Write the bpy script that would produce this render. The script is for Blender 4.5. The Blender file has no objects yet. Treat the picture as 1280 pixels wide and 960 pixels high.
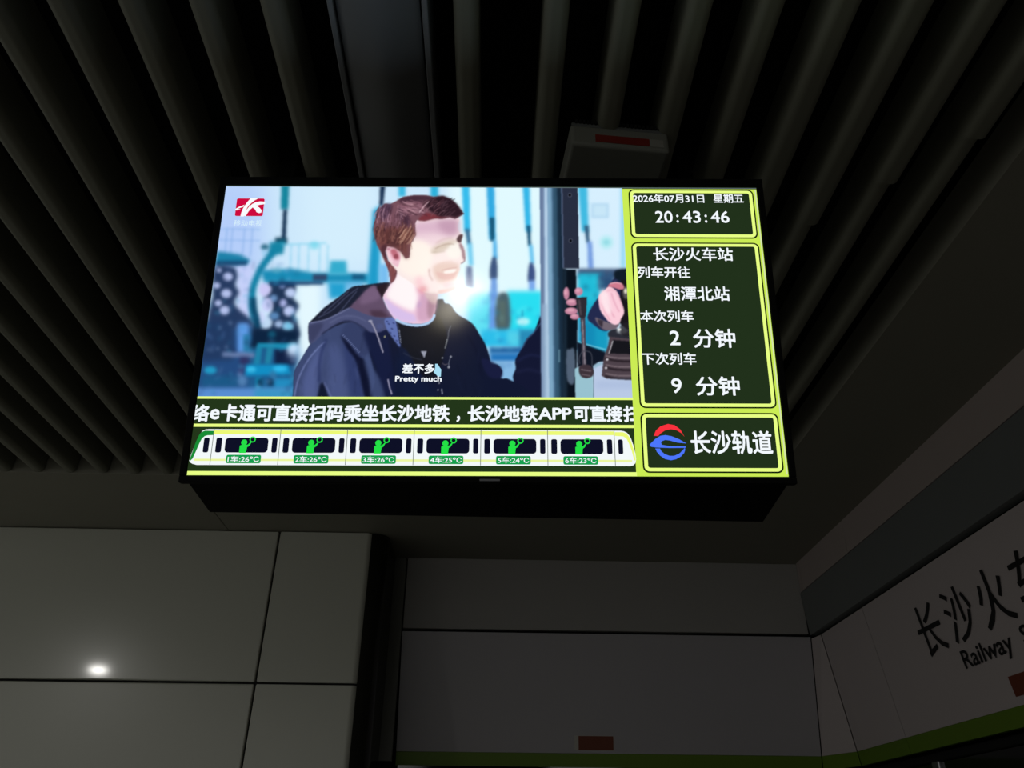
import bpy, bmesh, math, random
import numpy as np
from mathutils import Vector, Matrix
random.seed(4); rng = np.random.default_rng(4)
sc = bpy.context.scene
C = sc.collection

# ------------------------------------------------------------------ camera
F = 1000.0                                    # focal length in pixels of a 1280-wide frame
def unit(v): v = np.array(v, float); return v/np.linalg.norm(v)
Yc = unit((-32, 590, 1000))                   # hall depth direction in camera axes (x right, y down, z forward)
Xc = np.array((1.0, .021, .0196)); Xc = unit(Xc - Yc*(Xc@Yc))
Dc = np.cross(Yc, Xc)                         # down
EYE = np.array((0, 0, 1.6))
Rw = np.array((Xc, Yc, -Dc))                  # camera vector -> world vector
def w(c): return Rw @ np.array(c, float)
cd = bpy.data.cameras.new('camera'); cam = bpy.data.objects.new('camera', cd); C.objects.link(cam)
cd.sensor_width = 36; cd.lens = F/1280*36; cd.clip_start = .02
M = np.eye(4); M[:3, 0] = w((1, 0, 0)); M[:3, 1] = w((0, -1, 0)); M[:3, 2] = w((0, 0, -1)); M[:3, 3] = EYE
cam.matrix_world = Matrix(M.tolist())
sc.camera = cam
# ------------------------------------------------------------------ light and exposure
WORLD = .34
wd = bpy.data.worlds.new('world'); sc.world = wd; wd.use_nodes = True
wd.node_tree.nodes['Background'].inputs[0].default_value = (.95, .98, .92, 1)
wd.node_tree.nodes['Background'].inputs[1].default_value = WORLD
sc.view_settings.view_transform = 'Standard'; sc.view_settings.look = 'None'
sc.view_settings.exposure = 0; sc.view_settings.gamma = 1
def area(name, loc, sx, sy, power, col=(1, .98, .93), aim=(0, 0, -1)):
    l = bpy.data.lights.new(name, 'AREA'); l.shape = 'RECTANGLE'; l.size = sx; l.size_y = sy; l.energy = power; l.color = col
    o = bpy.data.objects.new(name, l); C.objects.link(o); o.location = loc
    o.rotation_euler = Vector(aim).to_track_quat('-Z', 'Y').to_euler(); return o
# a row of small ceiling downlights left of the picture and broad added fills standing in for the hall lighting behind the camera
for y, e in ((.36, 15), (-1.1, 1.6), (-2.5, 2.4), (-4.0, 2.4)): area('downlight', (-3.42, y, 2.97), .12, .12, e)
for x in (-2.4, 1.0): area('hall_fill', (x, -5.0, 2.9), 2.4, 2.8, 24)

# ------------------------------------------------------------------ helpers
def lin(c):
    c = np.asarray(c, float)/255
    return np.where(c <= .04045, c/12.92, ((c+.055)/1.055)**2.4)
mats = {}
def mat(name, col, rough=.5, metal=0, spec=.5, noise=0, nscale=30, bump=0, coat=0):
    if name in mats: return mats[name]
    m = bpy.data.materials.new(name); m.use_nodes = True; nt = m.node_tree; b = nt.nodes['Principled BSDF']
    c = tuple(lin(col))+(1,)
    b.inputs['Base Color'].default_value = c; b.inputs['Roughness'].default_value = rough
    b.inputs['Metallic'].default_value = metal; b.inputs['Specular IOR Level'].default_value = spec
    b.inputs['Coat Weight'].default_value = coat; b.inputs['Coat Roughness'].default_value = .08
    tc = nt.nodes.new('ShaderNodeTexCoord'); nz = nt.nodes.new('ShaderNodeTexNoise')
    nz.inputs['Scale'].default_value = nscale; nz.inputs['Detail'].default_value = 6
    nt.links.new(tc.outputs['Object'], nz.inputs['Vector'])
    if noise:
        mx = nt.nodes.new('ShaderNodeMix'); mx.data_type = 'RGBA'
        mx.inputs[6].default_value = c; mx.inputs[7].default_value = tuple(np.array(c[:3])*(1-noise))+(1,)
        nt.links.new(nz.outputs['Fac'], mx.inputs[0]); nt.links.new(mx.outputs[2], b.inputs['Base Color'])
    if bump:
        bp = nt.nodes.new('ShaderNodeBump'); bp.inputs['Strength'].default_value = bump; bp.inputs['Distance'].default_value = .002
        nt.links.new(nz.outputs['Fac'], bp.inputs['Height']); nt.links.new(bp.outputs[0], b.inputs['Normal'])
    mats[name] = m; return m
def emit(name, col, s=1.0):
    if name in mats: return mats[name]
    m = bpy.data.materials.new(name); m.use_nodes = True; nt = m.node_tree; nt.nodes.clear()
    e = nt.nodes.new('ShaderNodeEmission'); o = nt.nodes.new('ShaderNodeOutputMaterial')
    e.inputs[0].default_value = tuple(lin(col))+(1,); e.inputs[1].default_value = s
    nt.links.new(e.outputs[0], o.inputs[0]); mats[name] = m; return m
def obj(name, me, m=None, parent=None, smooth=False):
    if isinstance(me, bmesh.types.BMesh):
        bm = me; me = bpy.data.meshes.new(name); bmesh.ops.recalc_face_normals(bm, faces=bm.faces); bm.to_mesh(me); bm.free()
    o = bpy.data.objects.new(name, me); C.objects.link(o)
    if m and not me.materials: me.materials.append(m)
    if parent: o.parent = parent
    if smooth: me.shade_smooth() if hasattr(me, 'shade_smooth') else None
    return o
def tag(o, label=None, cat=None, group=None, kind=None):
    for k, v in (('label', label), ('category', cat), ('group', group), ('kind', kind)):
        if v: o[k] = v
    return o
def empty(name, loc, rz=0):
    o = bpy.data.objects.new(name, None); C.objects.link(o); o.location = loc; o.rotation_euler = (0, 0, rz)
    o.empty_display_size = .05; return o
def box(bm, x0, x1, y0, y1, z0, z1, bev=0, seg=2):
    vs = [bm.verts.new((x, y, z)) for z in (z0, z1) for x, y in ((x0, y0), (x1, y0), (x1, y1), (x0, y1))]
    fs = [bm.faces.new([vs[i] for i in f]) for f in ((3, 2, 1, 0), (4, 5, 6, 7), (0, 1, 5, 4), (1, 2, 6, 5), (2, 3, 7, 6), (3, 0, 4, 7))]
    if bev: bmesh.ops.bevel(bm, geom=list({e for f in fs for e in f.edges}), offset=bev, segments=seg, affect='EDGES', profile=.5)
    return bm
def boxes(*a, bev=0, seg=2):
    bm = bmesh.new()
    for t in a: box(bm, *t, bev=bev, seg=seg)
    return bm
def prism(prof, axis, a, b, bev=0):
    """closed 2D profile extruded along an axis (0 x, 1 y, 2 z) from a to b"""
    bm = bmesh.new(); rings = []
    for t in (a, b):
        r = []
        for p, q in prof:
            v = {0: (t, p, q), 1: (p, t, q), 2: (p, q, t)}[axis]
            r.append(bm.verts.new(v))
        rings.append(r)
    n = len(prof)
    bm.faces.new(rings[0][::-1]); bm.faces.new(rings[1])
    for i in range(n): bm.faces.new((rings[0][i], rings[0][(i+1) % n], rings[1][(i+1) % n], rings[1][i]))
    if bev:
        bmesh.ops.recalc_face_normals(bm, faces=bm.faces)
        bmesh.ops.bevel(bm, geom=[e for e in bm.edges if e.calc_face_angle(0) > .6], offset=bev, segments=2, affect='EDGES')
    return bm
def hexa(p):
    """eight corners: four of one face, four of the opposite face"""
    bm = bmesh.new(); v = [bm.verts.new(q) for q in p]
    for f in ((0, 1, 2, 3), (7, 6, 5, 4), (0, 4, 5, 1), (1, 5, 6, 2), (2, 6, 7, 3), (3, 7, 4, 0)): bm.faces.new([v[i] for i in f])
    return bm

# ------------------------------------------------------------------ materials
white_enamel = mat('white enamel panel', (192, 191, 180), .24, spec=.5, noise=.05, nscale=3, coat=.5)
low_enamel = mat('worn enamel panel', (192, 191, 180), .3, spec=.5, noise=.06, nscale=3, bump=.1)
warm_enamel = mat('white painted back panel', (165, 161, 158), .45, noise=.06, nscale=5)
sign_white = mat('sign band acrylic', (196, 184, 184), .4, noise=.05, nscale=6)
plate_m = mat('ceiling plate paint', (142, 139, 126), .6, noise=.08, nscale=4, bump=.05)
slat_m = mat('baffle paint', (120, 119, 105), .6, noise=.08, nscale=9)
void_m = mat('black plenum', (14, 13, 13), .95)
grey_m = mat('grey cover metal', (112, 114, 114), .5, noise=.06, nscale=7)
fascia_m = mat('pale fascia metal', (176, 162, 158), .5, noise=.06, nscale=7)
black_m = mat('black gap', (8, 8, 8), .8)
green_m = mat('green stripe', (98, 128, 22), .45)
glass_m = mat('black door glass', (5, 5, 6), .08, spec=.6)
steel_m = mat('brushed steel', (170, 170, 172), .3, metal=1, noise=.1, nscale=60)
casing_m = mat('black casing', (9, 9, 9), .75, spec=.15, noise=.1, nscale=40, bump=.1)
floor_m = mat('pale stone floor', (120, 118, 112), .35, noise=.2, nscale=6)
device_m = mat('white plastic', (118, 118, 110), .55)
ink_m = mat('black print', (8, 8, 9), .5)
brown_m = mat('brown sticker', (112, 50, 26), .5)
red_m = mat('red sticker', (124, 34, 22), .5)

H = 3.0; YB = 4.26; YP = 3.87; XR = 1.67
# ------------------------------------------------------------------ room shell
st = lambda o: tag(o, kind='structure')
fl = st(obj('floor', boxes((-6, 5, -7, 6, -.1, 0)), floor_m))
ceil = st(obj('ceiling', boxes((-6, 5, -7, 6, H+.32, H+.42)), void_m))
# baffles ------------------------------------------------------------
def slat_mesh(y0, y1, wd_=.05, h=.11, zb=0.0):
    x = wd_; r = .019
    prof = [(r+r*math.cos(math.radians(a)), r+r*math.sin(math.radians(a))) for a in range(180, 271, 9)] + \
           [(x-r+r*math.cos(math.radians(a)), r+r*math.sin(math.radians(a))) for a in range(270, 361, 9)] + [(x, h), (0, h)]
    bm = prism([(a, b+zb) for a, b in prof], 1, y0, y1)
    me = bpy.data.meshes.new('slat'); bmesh.ops.recalc_face_normals(bm, faces=bm.faces); bm.to_mesh(me); bm.free()
    me.materials.append(slat_m); return me
YE = 3.2
long_slat = slat_mesh(-2.5, YE-.01)
xs = [.077+.137*k for k in range(-26, 8)]
joint = {5: 1.53, 6: 1.38, 7: 1.236, 4: 1.68}
for k, x in zip(range(-26, 8), xs):
    if k in (-3, -2): continue
    if k == -1: x = -.099
    if k in joint:
        yj = joint[k]
        obj('slat', slat_mesh(-2.5, yj, .056, .11, -.008), None, ceil).location = (x-.002, 0, H)
        obj('slat', slat_mesh(yj, YE-.01, .044), None, ceil).location = (x+.002, 0, H)
    else:
        obj('slat', long_slat, None, ceil).location = (x, 0, H)
# cross rails that carry the baffles
for y in (-1.6, -.4, .8, 2.0, 3.1):
    obj('carrier_rail', boxes((-3.6, 1.14, y-.02, y+.02, H+.11, H+.14)), void_m, ceil)
    for x in (-3, -1, .6): obj('hanger_rod', boxes((x-.004, x+.004, y-.004, y+.004, H+.14, H+.321)), void_m, ceil)
# flat ceiling margin: far strip and right strip
for x0, x1 in ((-3.8, -1.332), (-1.328, XR+.1)):
    obj('margin_panel', boxes((x0, x1, YE, YB+.1, H, H+.02), bev=.001), plate_m, ceil)
obj('margin_edge', boxes((-3.8, 1.186, YE, YE+.012, H+.02, H+.15)), plate_m, ceil)
for y0, y1 in ((-2.5, -.02), (-.016, YE-.0003)):
    obj('margin_panel', boxes((1.19, XR+.1, y0, y1, H, H+.02)), plate_m, ceil)
obj('margin_lip', boxes((1.19, 1.2, -2.5, YE, H+.02, H+.12)), plate_m, ceil)
# wide smooth cover strip between the baffles
cov = empty('ceiling_light_trough', (-.338, 0, H)); tag(cov, 'wide smooth grey unlit lighting trough between the ceiling baffles, above the display', 'light fixture')
cov_m = mat('trough paint', (118, 119, 122), .38, noise=.06, nscale=8)
prof = [(.016, .0)] + [(.016+.16*t, .022*math.sin(math.pi*t)*-1) for t in [q/12 for q in range(1, 12)]] + [(.176, 0), (.176, .03), (.016, .03)]
obj('diffuser', prism(prof, 1, -2.5, YE-.02), cov_m, cov, smooth=True)
for x in (0, .18): obj('side_rail', boxes((x, x+.012, -2.5, YE-.02, -.006, .11), bev=.002), cov_m, cov)
# back wall ------------------------------------------------------------
wb = st(obj('wall_back', boxes((-.75, 2.2, YB+.22, YB+.3, 0, H+.3), (-.75, 2.2, YB+.03, YB+.22, 2.62, H+.02)), black_m))
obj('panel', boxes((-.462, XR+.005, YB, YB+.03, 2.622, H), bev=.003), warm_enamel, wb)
obj('return_panel', boxes((-.60, -.468, YB+.004, YB+.03, 1.99, H), bev=.003), mat('return panel recess shade', (112, 111, 104), .5), wb)  # shade of the recess is put into this panel's darker colour
ZT = 2.606; ZG = 2.048; ZB = 1.985
def yb(z): return YB+.24*(2.6-z)
def xr(z): return 1.703+.13*(2.6-z)
def backquad(x0, x1, z0, z1, off=0, t=.02):
    return hexa([(x0, yb(z0)-off, z0), (x1, yb(z0)-off, z0), (x1, yb(z1)-off, z1), (x0, yb(z1)-off, z1),
                 (x0, yb(z0)-off+t, z0), (x1, yb(z0)-off+t, z0), (x1, yb(z1)-off+t, z1), (x0, yb(z1)-off+t, z1)])
def rightquad(y0, y1, z0, z1, off=0, t=.02):
    return hexa([(xr(z0)-off, y0, z0), (xr(z0)-off, y1, z0), (xr(z1)-off, y1, z1), (xr(z1)-off, y0, z1),
                 (xr(z0)-off+t, y0, z0), (xr(z0)-off+t, y1, z0), (xr(z1)-off+t, y1, z1), (xr(z1)-off+t, y0, z1)])
band_m = mat('back band paint', (176, 171, 176), .42, noise=.05, nscale=5)
p = obj('sign_band', backquad(-.462, 1.68, ZG, ZT), band_m, wb)
p = obj('green_stripe', backquad(-.462, 1.68, ZB, ZG-.001, .001), green_m, wb)
# lower wall: dark glazed screen doors
for x in np.arange(-.45, 1.7, .72):
    obj('glass_pane', boxes((x, x+.7, YB+.14, YB+.16, .12, ZB)), glass_m, wb)
obj('plinth', boxes((-.75, 1.84, YB+.12, YB+.2, 0, .12)), steel_m, wb)
# sticker on the back band
s = tag(obj('sticker', backquad(.432, .632, ZG+.012, ZG+.08, .002, .002), mat('white sticker edge', (190, 186, 178), .5)), 'small brown sticker with white end on back wall, above the green stripe', 'sticker')
obj('print', backquad(.452, .628, ZG+.014, ZG+.078, .0035, .0015), brown_m, s)
# right wall ------------------------------------------------------------
wr = st(obj('wall_right', boxes((2.05, 2.15, -2.5, 4.6, 0, H+.3)), black_m))
for y0, y1 in ((-2.5, 1.2), (1.203, 3.6), (3.603, YB-.045), (YB-.042, YB-.004)):
    obj('fascia_panel', boxes((XR, XR+.03, y0, y1, 2.843, H+.02), bev=.002), fascia_m, wr)
for y0, y1 in ((-2.5, YB-.004),):
    obj('cover_panel', prism([(XR+.002, 2.84), (XR-.004, 2.835), (XR+.010, 2.615), (XR+.05, 2.612), (XR+.05, 2.84)], 1, y0, y1), grey_m, wr)
obj('shadow_gap', boxes((XR+.06, XR+.2, -2.5, YB-.002, 2.615, 2.84)), black_m, wr)
for y0, y1 in ((3.652, 4.165), (1.82, 3.648), (-.2, 1.816), (-2.5, -.204)):
    obj('sign_panel', rightquad(y0, y1, ZG, ZT-.008), sign_white, wr)
    obj('green_stripe', rightquad(y0, y1, ZB, ZG-.001, .001), green_m, wr)
# corner filler strip between the two leaning bands
def filler(z0, z1, m, nm):
    a, b = (1.684, yb(z0)-.004, z0), (xr(z0)-.002, 4.172, z0); c, d = (1.684, yb(z1)-.004, z1), (xr(z1)-.001, 4.172, z1)
    back = lambda p: (p[0]+.012, p[1]+.012, p[2])
    obj(nm, hexa([a, b, d, c, back(a), back(b), back(d), back(c)]), m, wr)
filler(ZG, ZT-.008, sign_white, 'corner_filler'); filler(ZB, ZG-.001, green_m, 'green_stripe')
# platform screen doors under the band
for i, y in enumerate(np.arange(-2.4, 4.2, 1.2)):
    obj('glass_pane', boxes((1.86, 1.88, y+.03, y+1.17, .1, ZB-.002)), glass_m, wr)
    obj('door_post', boxes((1.845, 1.89, y-.028, y+.028, 0, ZB-.004), bev=.006), steel_m, wr)
obj('door_header', boxes((1.84, 1.95, -2.5, 4.36, ZB-.035, ZB-.003), bev=.004), black_m, wr)
obj('door_sill', boxes((1.83, 1.95, -2.5, 4.4, 0, .1)), steel_m, wr)
# left wall, clad with big enamel panels and rounded at its end --------
wl = st(obj('wall_left', boxes((-4.6, -.62, YP+.03, YB+.32, 0, H+.3)), black_m))
XE = -.53; ZJ = 2.272
def corner_prof(x0, x1, y, r, yend, t=.02):
    arc = lambda rr: [(x1-r+rr*math.cos(math.radians(a)), y+r+rr*math.sin(math.radians(a))) for a in range(-90, 1, 9)]
    return [(x0, y)] + arc(r) + [(x1, yend), (x1-t, yend)] + arc(r-t)[::-1] + [(x0, y+t)]
for z0, z1 in ((ZJ+.005, H-.004), (1.55, ZJ-.005), (.82, 1.54), (.1, .81)):
    obj('panel', prism(corner_prof(-1.067, -.605, YP, .03, YP+.05), 2, z0, z1, bev=.003), white_enamel if z0 > 2 else low_enamel, wl)
    for x0, x1 in ((-2.57, -1.077), (-4.07, -2.58)):
        obj('panel', boxes((x0, x1, YP, YP+.025, z0, z1), bev=.006, seg=3), white_enamel if z0 > 2 else low_enamel, wl)
# dark polished rounded trim that closes the end of the wall
trim_m = mat('dark polished trim', (34, 34, 30), .18, spec=.5)
obj('corner_trim', prism(corner_prof(-.612, XE, YP+.012, .075, YB+.02), 2, .05, H-.002), trim_m, wl, smooth=True)
obj('plinth', boxes((-4.1, -.55, YP-.002, YP+.03, 0, .09)), steel_m, wl)
obj('shadow_gap', boxes((-4.1, -.60, YP+.022, YP+.031, .05, H)), black_m, wl)

# ------------------------------------------------------------------ text helper
def text_mesh(s, bold=.0):
    cu = bpy.data.curves.new('t', 'FONT'); cu.body = s; cu.size = 1; cu.resolution_u = 3
    o = bpy.data.objects.new('t', cu); C.objects.link(o)
    bpy.context.view_layer.update()
    dg = bpy.context.evaluated_depsgraph_get()
    me = bpy.data.meshes.new_from_object(o.evaluated_get(dg))
    bpy.data.objects.remove(o); bpy.data.curves.remove(cu)
    me.materials.clear()
    if bold > 0:                              # a heavier weight: the flat glyphs repeated round a small circle
        co = [v.co.copy() for v in me.vertices]; fs = [tuple(p.vertices) for p in me.polygons]; V = []; Fc = []
        for k in range(8):
            d = Vector((math.cos(k*math.pi/4)*bold, math.sin(k*math.pi/4)*bold, 0)); n = len(V)
            V += [c+d for c in co]; Fc += [tuple(i+n for i in f) for f in fs]
        me = bpy.data.meshes.new('t'); me.from_pydata(V, [], Fc)
    return me
def fit(me, x0, x1, y0, y1, z, shear=0.0):
    v = np.array([q.co[:] for q in me.vertices]); lo = v.min(0); hi = v.max(0)
    v[:, 0] = x0+(v[:, 0]-lo[0])/(hi[0]-lo[0])*(x1-x0); v[:, 1] = y0+(v[:, 1]-lo[1])/(hi[1]-lo[1])*(y1-y0); v[:, 2] = z + np.arange(len(v))/len(v)*2e-5
    me.vertices.foreach_set('co', v.ravel()); me.update(); return me
# lettering on the right sign band; local frame: u runs towards the viewer, v up the leaning panel
sl = Vector((-.13, 0, 1)).normalized(); un = Vector((0, -1, 0)); nn = un.cross(sl)
def on_band(name, me, y_origin, m, label=None, parent=wr):
    o = obj(name, me, m, parent)
    mm = Matrix.Identity(4)
    for i in range(3): mm[i][0] = un[i]; mm[i][1] = sl[i]; mm[i][2] = nn[i]
    mm.translation = Vector((xr(ZG), y_origin, ZG)) + nn*.003
    o.matrix_world = mm; return o
def band_uv(px, py):
    r = w(((px-640)/F, (py-480)/F, 1)); n = np.array(nn); p0 = np.array((xr(ZG), 0, ZG))
    q = EYE + r*((p0-EYE)@n)/(r@n)
    return -(q[1]), (q[2]-ZG)*math.sqrt(1+.13**2)
# five characters and the English line; the tail runs out of the picture
tops = [band_uv(*p)[0] for p in ((1157, 756), (1190.7, 733), (1227, 710), (1273, 683))]
du = (tops[3]-tops[0])/3; ul = band_uv(1144, 785)[0]
lo = band_uv(1165, 822)[1]; hi = band_uv(1190.7, 733)[1]
for i, s_ in enumerate('长沙火车站'):
    x = ul+.012+i*du*1.045
    on_band('sign_character', fit(text_mesh(s_, .006), x, x+du*.84, lo, hi, 0), 0, ink_m)
ur = band_uv(1203, 822)[0]; uy = band_uv(1266, 803)[0]; e0 = band_uv(1208, 836)[1]; e1 = band_uv(1202, 815)[1]
on_band('sign_lettering', fit(text_mesh('Railway', .016), ur, uy, e0-.022, e1+.004, 0), 0, ink_m)
on_band('sign_lettering', fit(text_mesh('Station', .016), uy+.06, uy+.06+(uy-ur)*.92, e0, e1+.004, 0), 0, ink_m)
ub = band_uv(1261, 846)[0]; m0 = band_uv(1268, 872)[1]; m1 = band_uv(1261, 846)[1]
bmq = bmesh.new(); box(bmq, ub, ub+.36, m0, m1, -.0005, .001); on_band('sign_patch', bmq, 0, brown_m)
# ------------------------------------------------------------------ the display
PC = [(283, 232), (945, 235), (985, 596), (233, 594)]
A = []
for (u, v), (x, y) in zip([(0, 0), (1, 0), (1, 1), (0, 1)], PC):
    x = (x-640)/F; y = (y-480)/F
    A += [[u, v, 1, 0, 0, 0, -x*u, -x*v, -x], [0, 0, 0, u, v, 1, -y*u, -y*v, -y]]
Hm = np.linalg.svd(np.array(A))[2][-1].reshape(3, 3)
if Hm[2, 2] < 0: Hm = -Hm
SW = 1.04
a, b, t = Hm.T; k = SW/np.linalg.norm(a); O = EYE + w(t*k); SH = np.linalg.norm(b)*k
ax = unit(w(a)); dn = w(b); dn = unit(dn-ax*(dn@ax)); nz = unit(np.cross(ax, -dn))       # nz faces the viewer
root = empty('information_display', (0, 0, 0))
M = np.eye(4); M[:3, 0] = ax; M[:3, 1] = -dn; M[:3, 2] = nz; M[:3, 3] = O
root.matrix_world = Matrix(M.tolist())
tag(root, 'large lit wedge-backed passenger information screen hanging from the baffled ceiling', 'display')
Rl = M[:3, :3]
def L(p): return tuple(Rl.T @ (np.array(p)-O))           # world -> display axes
def S(px, py):                                            # a picture point on the screen plane -> display x, y
    r = w(((px-640)/F, (py-480)/F, 1)); q = EYE + r*((O-EYE)@nz)/(r@nz); l = Rl.T@(q-O); return l[0], l[1]
def SA(X, Y):
    xc = (np.asarray(X)-640)/F; yc = (np.asarray(Y)-480)/F
    return xc, yc
def toPx(X, Y):                                           # display x, y -> picture point (used to sample the picture)
    P = O[:, None] + ax[:, None]*X + (-dn)[:, None]*Y - EYE[:, None]
    c = Rw.T @ P; return c[0]/c[2]*F+640, c[1]/c[2]*F+480
# casing: front frame around the panel, and a wedge body with level underside
fr = .013
def ring(x0, x1, y0, y1, X0, X1, Y0, Y1, z0, z1):
    return boxes((X0, X1, y1, Y1, z0, z1), (X0, X1, Y0, y0, z0, z1), (X0, x0, y0, y1, z0, z1), (x1, X1, y0, y1, z0, z1), bev=.0012, seg=1)
obj('bezel', ring(-.001, SW+.001, -SH-.001, .001, -fr, SW+fr, -SH-fr, .019, -.012, .003), casing_m, root)
FL = [L(O + ax*x - dn*0 + (-dn)*y) for x, y in ()]
tl = O - ax*.004 - dn*.010 - nz*.012; tr = O + ax*(SW+.004) - dn*.010 - nz*.012
bl = O - ax*.004 + dn*(SH+.010) - nz*.012; br = O + ax*(SW+.004) + dn*(SH+.010) - nz*.012
zb = bl[2]-.004; yk = 1.430
bd = lambda p, z: (p[0], yk, z)
body = hexa([L(tl), L(tr), L(br), L(bl), L(bd(tl, tl[2])), L(bd(tr, tr[2])), L(bd(br, zb)), L(bd(bl, zb))])
bmesh.ops.bevel(body, geom=body.edges[:], offset=.003, segments=1, affect='EDGES')
obj('housing', body, casing_m, root)
# a small badge on the lower frame
obj('badge', boxes((.505, .540, -SH-.0095, -SH-.0060, .003, .0036)), mat('badge grey', (120, 120, 128), .4), root)
for x in (-.505, .445):
    bm = bmesh.new(); box(bm, x-.018, x+.018, 1.39, 1.426, tl[2]-.03, H+.30, bev=.003)
    box(bm, x-.05, x+.05, 1.38, 1.429, tl[2]-.002, tl[2]+.008)
    box(bm, x-.06, x+.06, 1.33, 1.49, H+.30, H+.32)
    for v in bm.verts: v.co = L(v.co)
    obj('hanging_post', bm, casing_m, root)
panel = obj('screen_panel', boxes((-.0005, SW+.0005, -SH-.0005, .0005, -.011, 0)), emit('screen dark green', (35, 54, 26)), root)

# ---- flat graphics on the lit panel
def flat(name, polys, m, z, parent=root):
    bm = bmesh.new()
    for p in polys:
        vs = [bm.verts.new((x, y, z)) for x, y in p]; bm.faces.new(vs)
    bmesh.ops.triangulate(bm, faces=bm.faces)
    me = bpy.data.meshes.new(name)
    for f in bm.faces:
        if f.normal.z < 0: f.normal_flip()
    bm.to_mesh(me); bm.free(); me.materials.append(m)
    o = bpy.data.objects.new(name, me); C.objects.link(o); o.parent = parent; return o
def rect(x0, x1, y0, y1): return [(x0, y0), (x1, y0), (x1, y1), (x0, y1)]
def rrect(x0, x1, y0, y1, r, n=5):
    out = []
    for cx, cy, s in ((x1-r, y1-r, 0), (x0+r, y1-r, 90), (x0+r, y0+r, 180), (x1-r, y0+r, 270)):
        out += [(cx+r*math.cos(math.radians(s+90*i/n)), cy+r*math.sin(math.radians(s+90*i/n))) for i in range(n+1)]
    return out
YG = emit('screen lime', (203, 236, 84)); YL = emit('screen pale lime', (232, 255, 132)); DK = emit('screen black green', (18, 34, 8))
DG = emit('screen panel green', (33, 49, 27)); WH = emit('screen white', (250, 252, 255), 1.0); TW = emit('screen lettering white', (244, 250, 255))
def row(y, x=520): return S(x, y)[1]
Z1, Z2, Z3, Z4, Z5, Z6 = .0004, .0008, .0012, .0016, .0020, .0024
# lime sidebar ground with three framed panels
sx0 = .5*(S(778.6, 240)[0]+S(796, 590)[0]); vx1 = .5*(S(778, 240)[0]+S(790, 494)[0])
flat('sidebar', [rect(vx1, SW, -SH, -.0035)], YG, Z1)
flat('sidebar_edge_line', [rect(SW-.0034, SW-.0012, -SH+.004, -.005)], emit('screen pale edge', (214, 226, 180)), Z2)
PX0 = .5*(S(785, 240)[0]+S(804, 588)[0]); PX1 = .5*(S(942, 240)[0]+S(979, 588)[0])
for ya, yb_ in ((row(235.6), row(297)), (row(302), row(509.5)), (row(515), row(590.5))):
    f = flat('info_panel', [rrect(PX0, PX1, yb_, ya, .011)], DK, Z2)
    flat('panel_frame', [rrect(PX0+.0028, PX1-.0028, yb_+.0028, ya-.0028, .009)], YL, Z3, f)
    flat('panel_field', [rrect(PX0+.0092, PX1-.0092, yb_+.0088, ya-.0088, .004)], DG, Z4, f)
xe = .5*(S(790, 500)[0]+S(796, 590)[0])
for y0, y1 in ((496.4, 499.4), (530.6, 534.4), (589.6, 594)):
    flat('divider_line', [rect(0, vx1+.001, row(y1) if y1 < 594 else -SH, row(y0))], YL, Z2)
def word(s, px, m=TW, bold=.02, z=Z5, name='caption', clip=None, parent=root):
    x0, y0, x1, y1 = px; c = S((x0), (y0+y1)/2)[0], S(x1, (y0+y1)/2)[0]; r0 = S((x0+x1)/2, y1)[1]; r1 = S((x0+x1)/2, y0)[1]
    me = fit(text_mesh(s, bold), c[0], c[1], r0, r1, z)
    if clip:
        bm = bmesh.new(); bm.from_mesh(me)
        for xx, d in ((clip[0], -1), (clip[1], 1)):
            bmesh.ops.bisect_plane(bm, geom=bm.verts[:]+bm.edges[:]+bm.faces[:], plane_co=(xx, 0, 0), plane_no=(d, 0, 0), clear_outer=True)
        bm.to_mesh(me); bm.free()
    return obj(name, me, m, parent)
word('2026年07月31日', (790.8, 243.2, 879.8, 254.2), name='date_text', bold=.018)
word('星期五', (891.3, 243.2, 929, 254.4), name='date_text', bold=.018)
for s, x0, x1 in (('20', 818.8, 840.5), ('43', 852.8, 875.4), ('46', 888, 911.2)): word(s, (x0, 264.3, x1, 279.3), name='clock_text', bold=.015)
for x0 in (845.2, 880.6): word(':', (x0, 269, x0+3, 279), name='clock_text')
for s, q, bd_ in (('长沙火车站', (816.2, 310, 915.7, 326.8), .018), ('列车开往', (796.9, 333.7, 862.3, 348.2), .018), ('湘潭北站', (830, 358.5, 911.6, 376.6), .018),
             ('本次列车', (799.9, 388.2, 866.5, 403), .018), ('2', (836.9, 413.7, 849.8, 432), .015), ('分钟', (866, 411.6, 918.8, 435.3), .018),
             ('下次列车', (801.8, 441.2, 870, 456.5), .018), ('9', (838.9, 473.1, 851.9, 492), .015), ('分钟', (869.5, 471, 924.2, 495), .018)):
    word(s, q, bold=bd_, name='timetable_text')
word('长沙轨道', (863.1, 538.6, 965, 568.3), bold=.022, name='operator_name')
def lg(pts, s=6.4, ox=790, oy=510): return [S(ox+x/s, oy+y/s) for x, y in pts]
def smooth(pts, n=4):
    P = np.array(pts, float); out = []
    for i in range(len(P)):
        p0, p1, p2, p3 = P[i-1], P[i], P[(i+1) % len(P)], P[(i+2) % len(P)]
        for q in range(n):
            t = q/n; out.append(.5*((2*p1)+(-p0+p2)*t+(2*p0-5*p1+4*p2-p3)*t*t+(-p0+3*p1-3*p2+p3)*t**3))
    return out
flat('logo_arc', [lg([(172, 225), (190, 182), (228, 148), (285, 130), (340, 140), (385, 175), (418, 232), (395, 205), (358, 182), (310, 172), (262, 182), (228, 205), (208, 226)])], emit('logo red', (250, 50, 62)), Z5)
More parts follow.
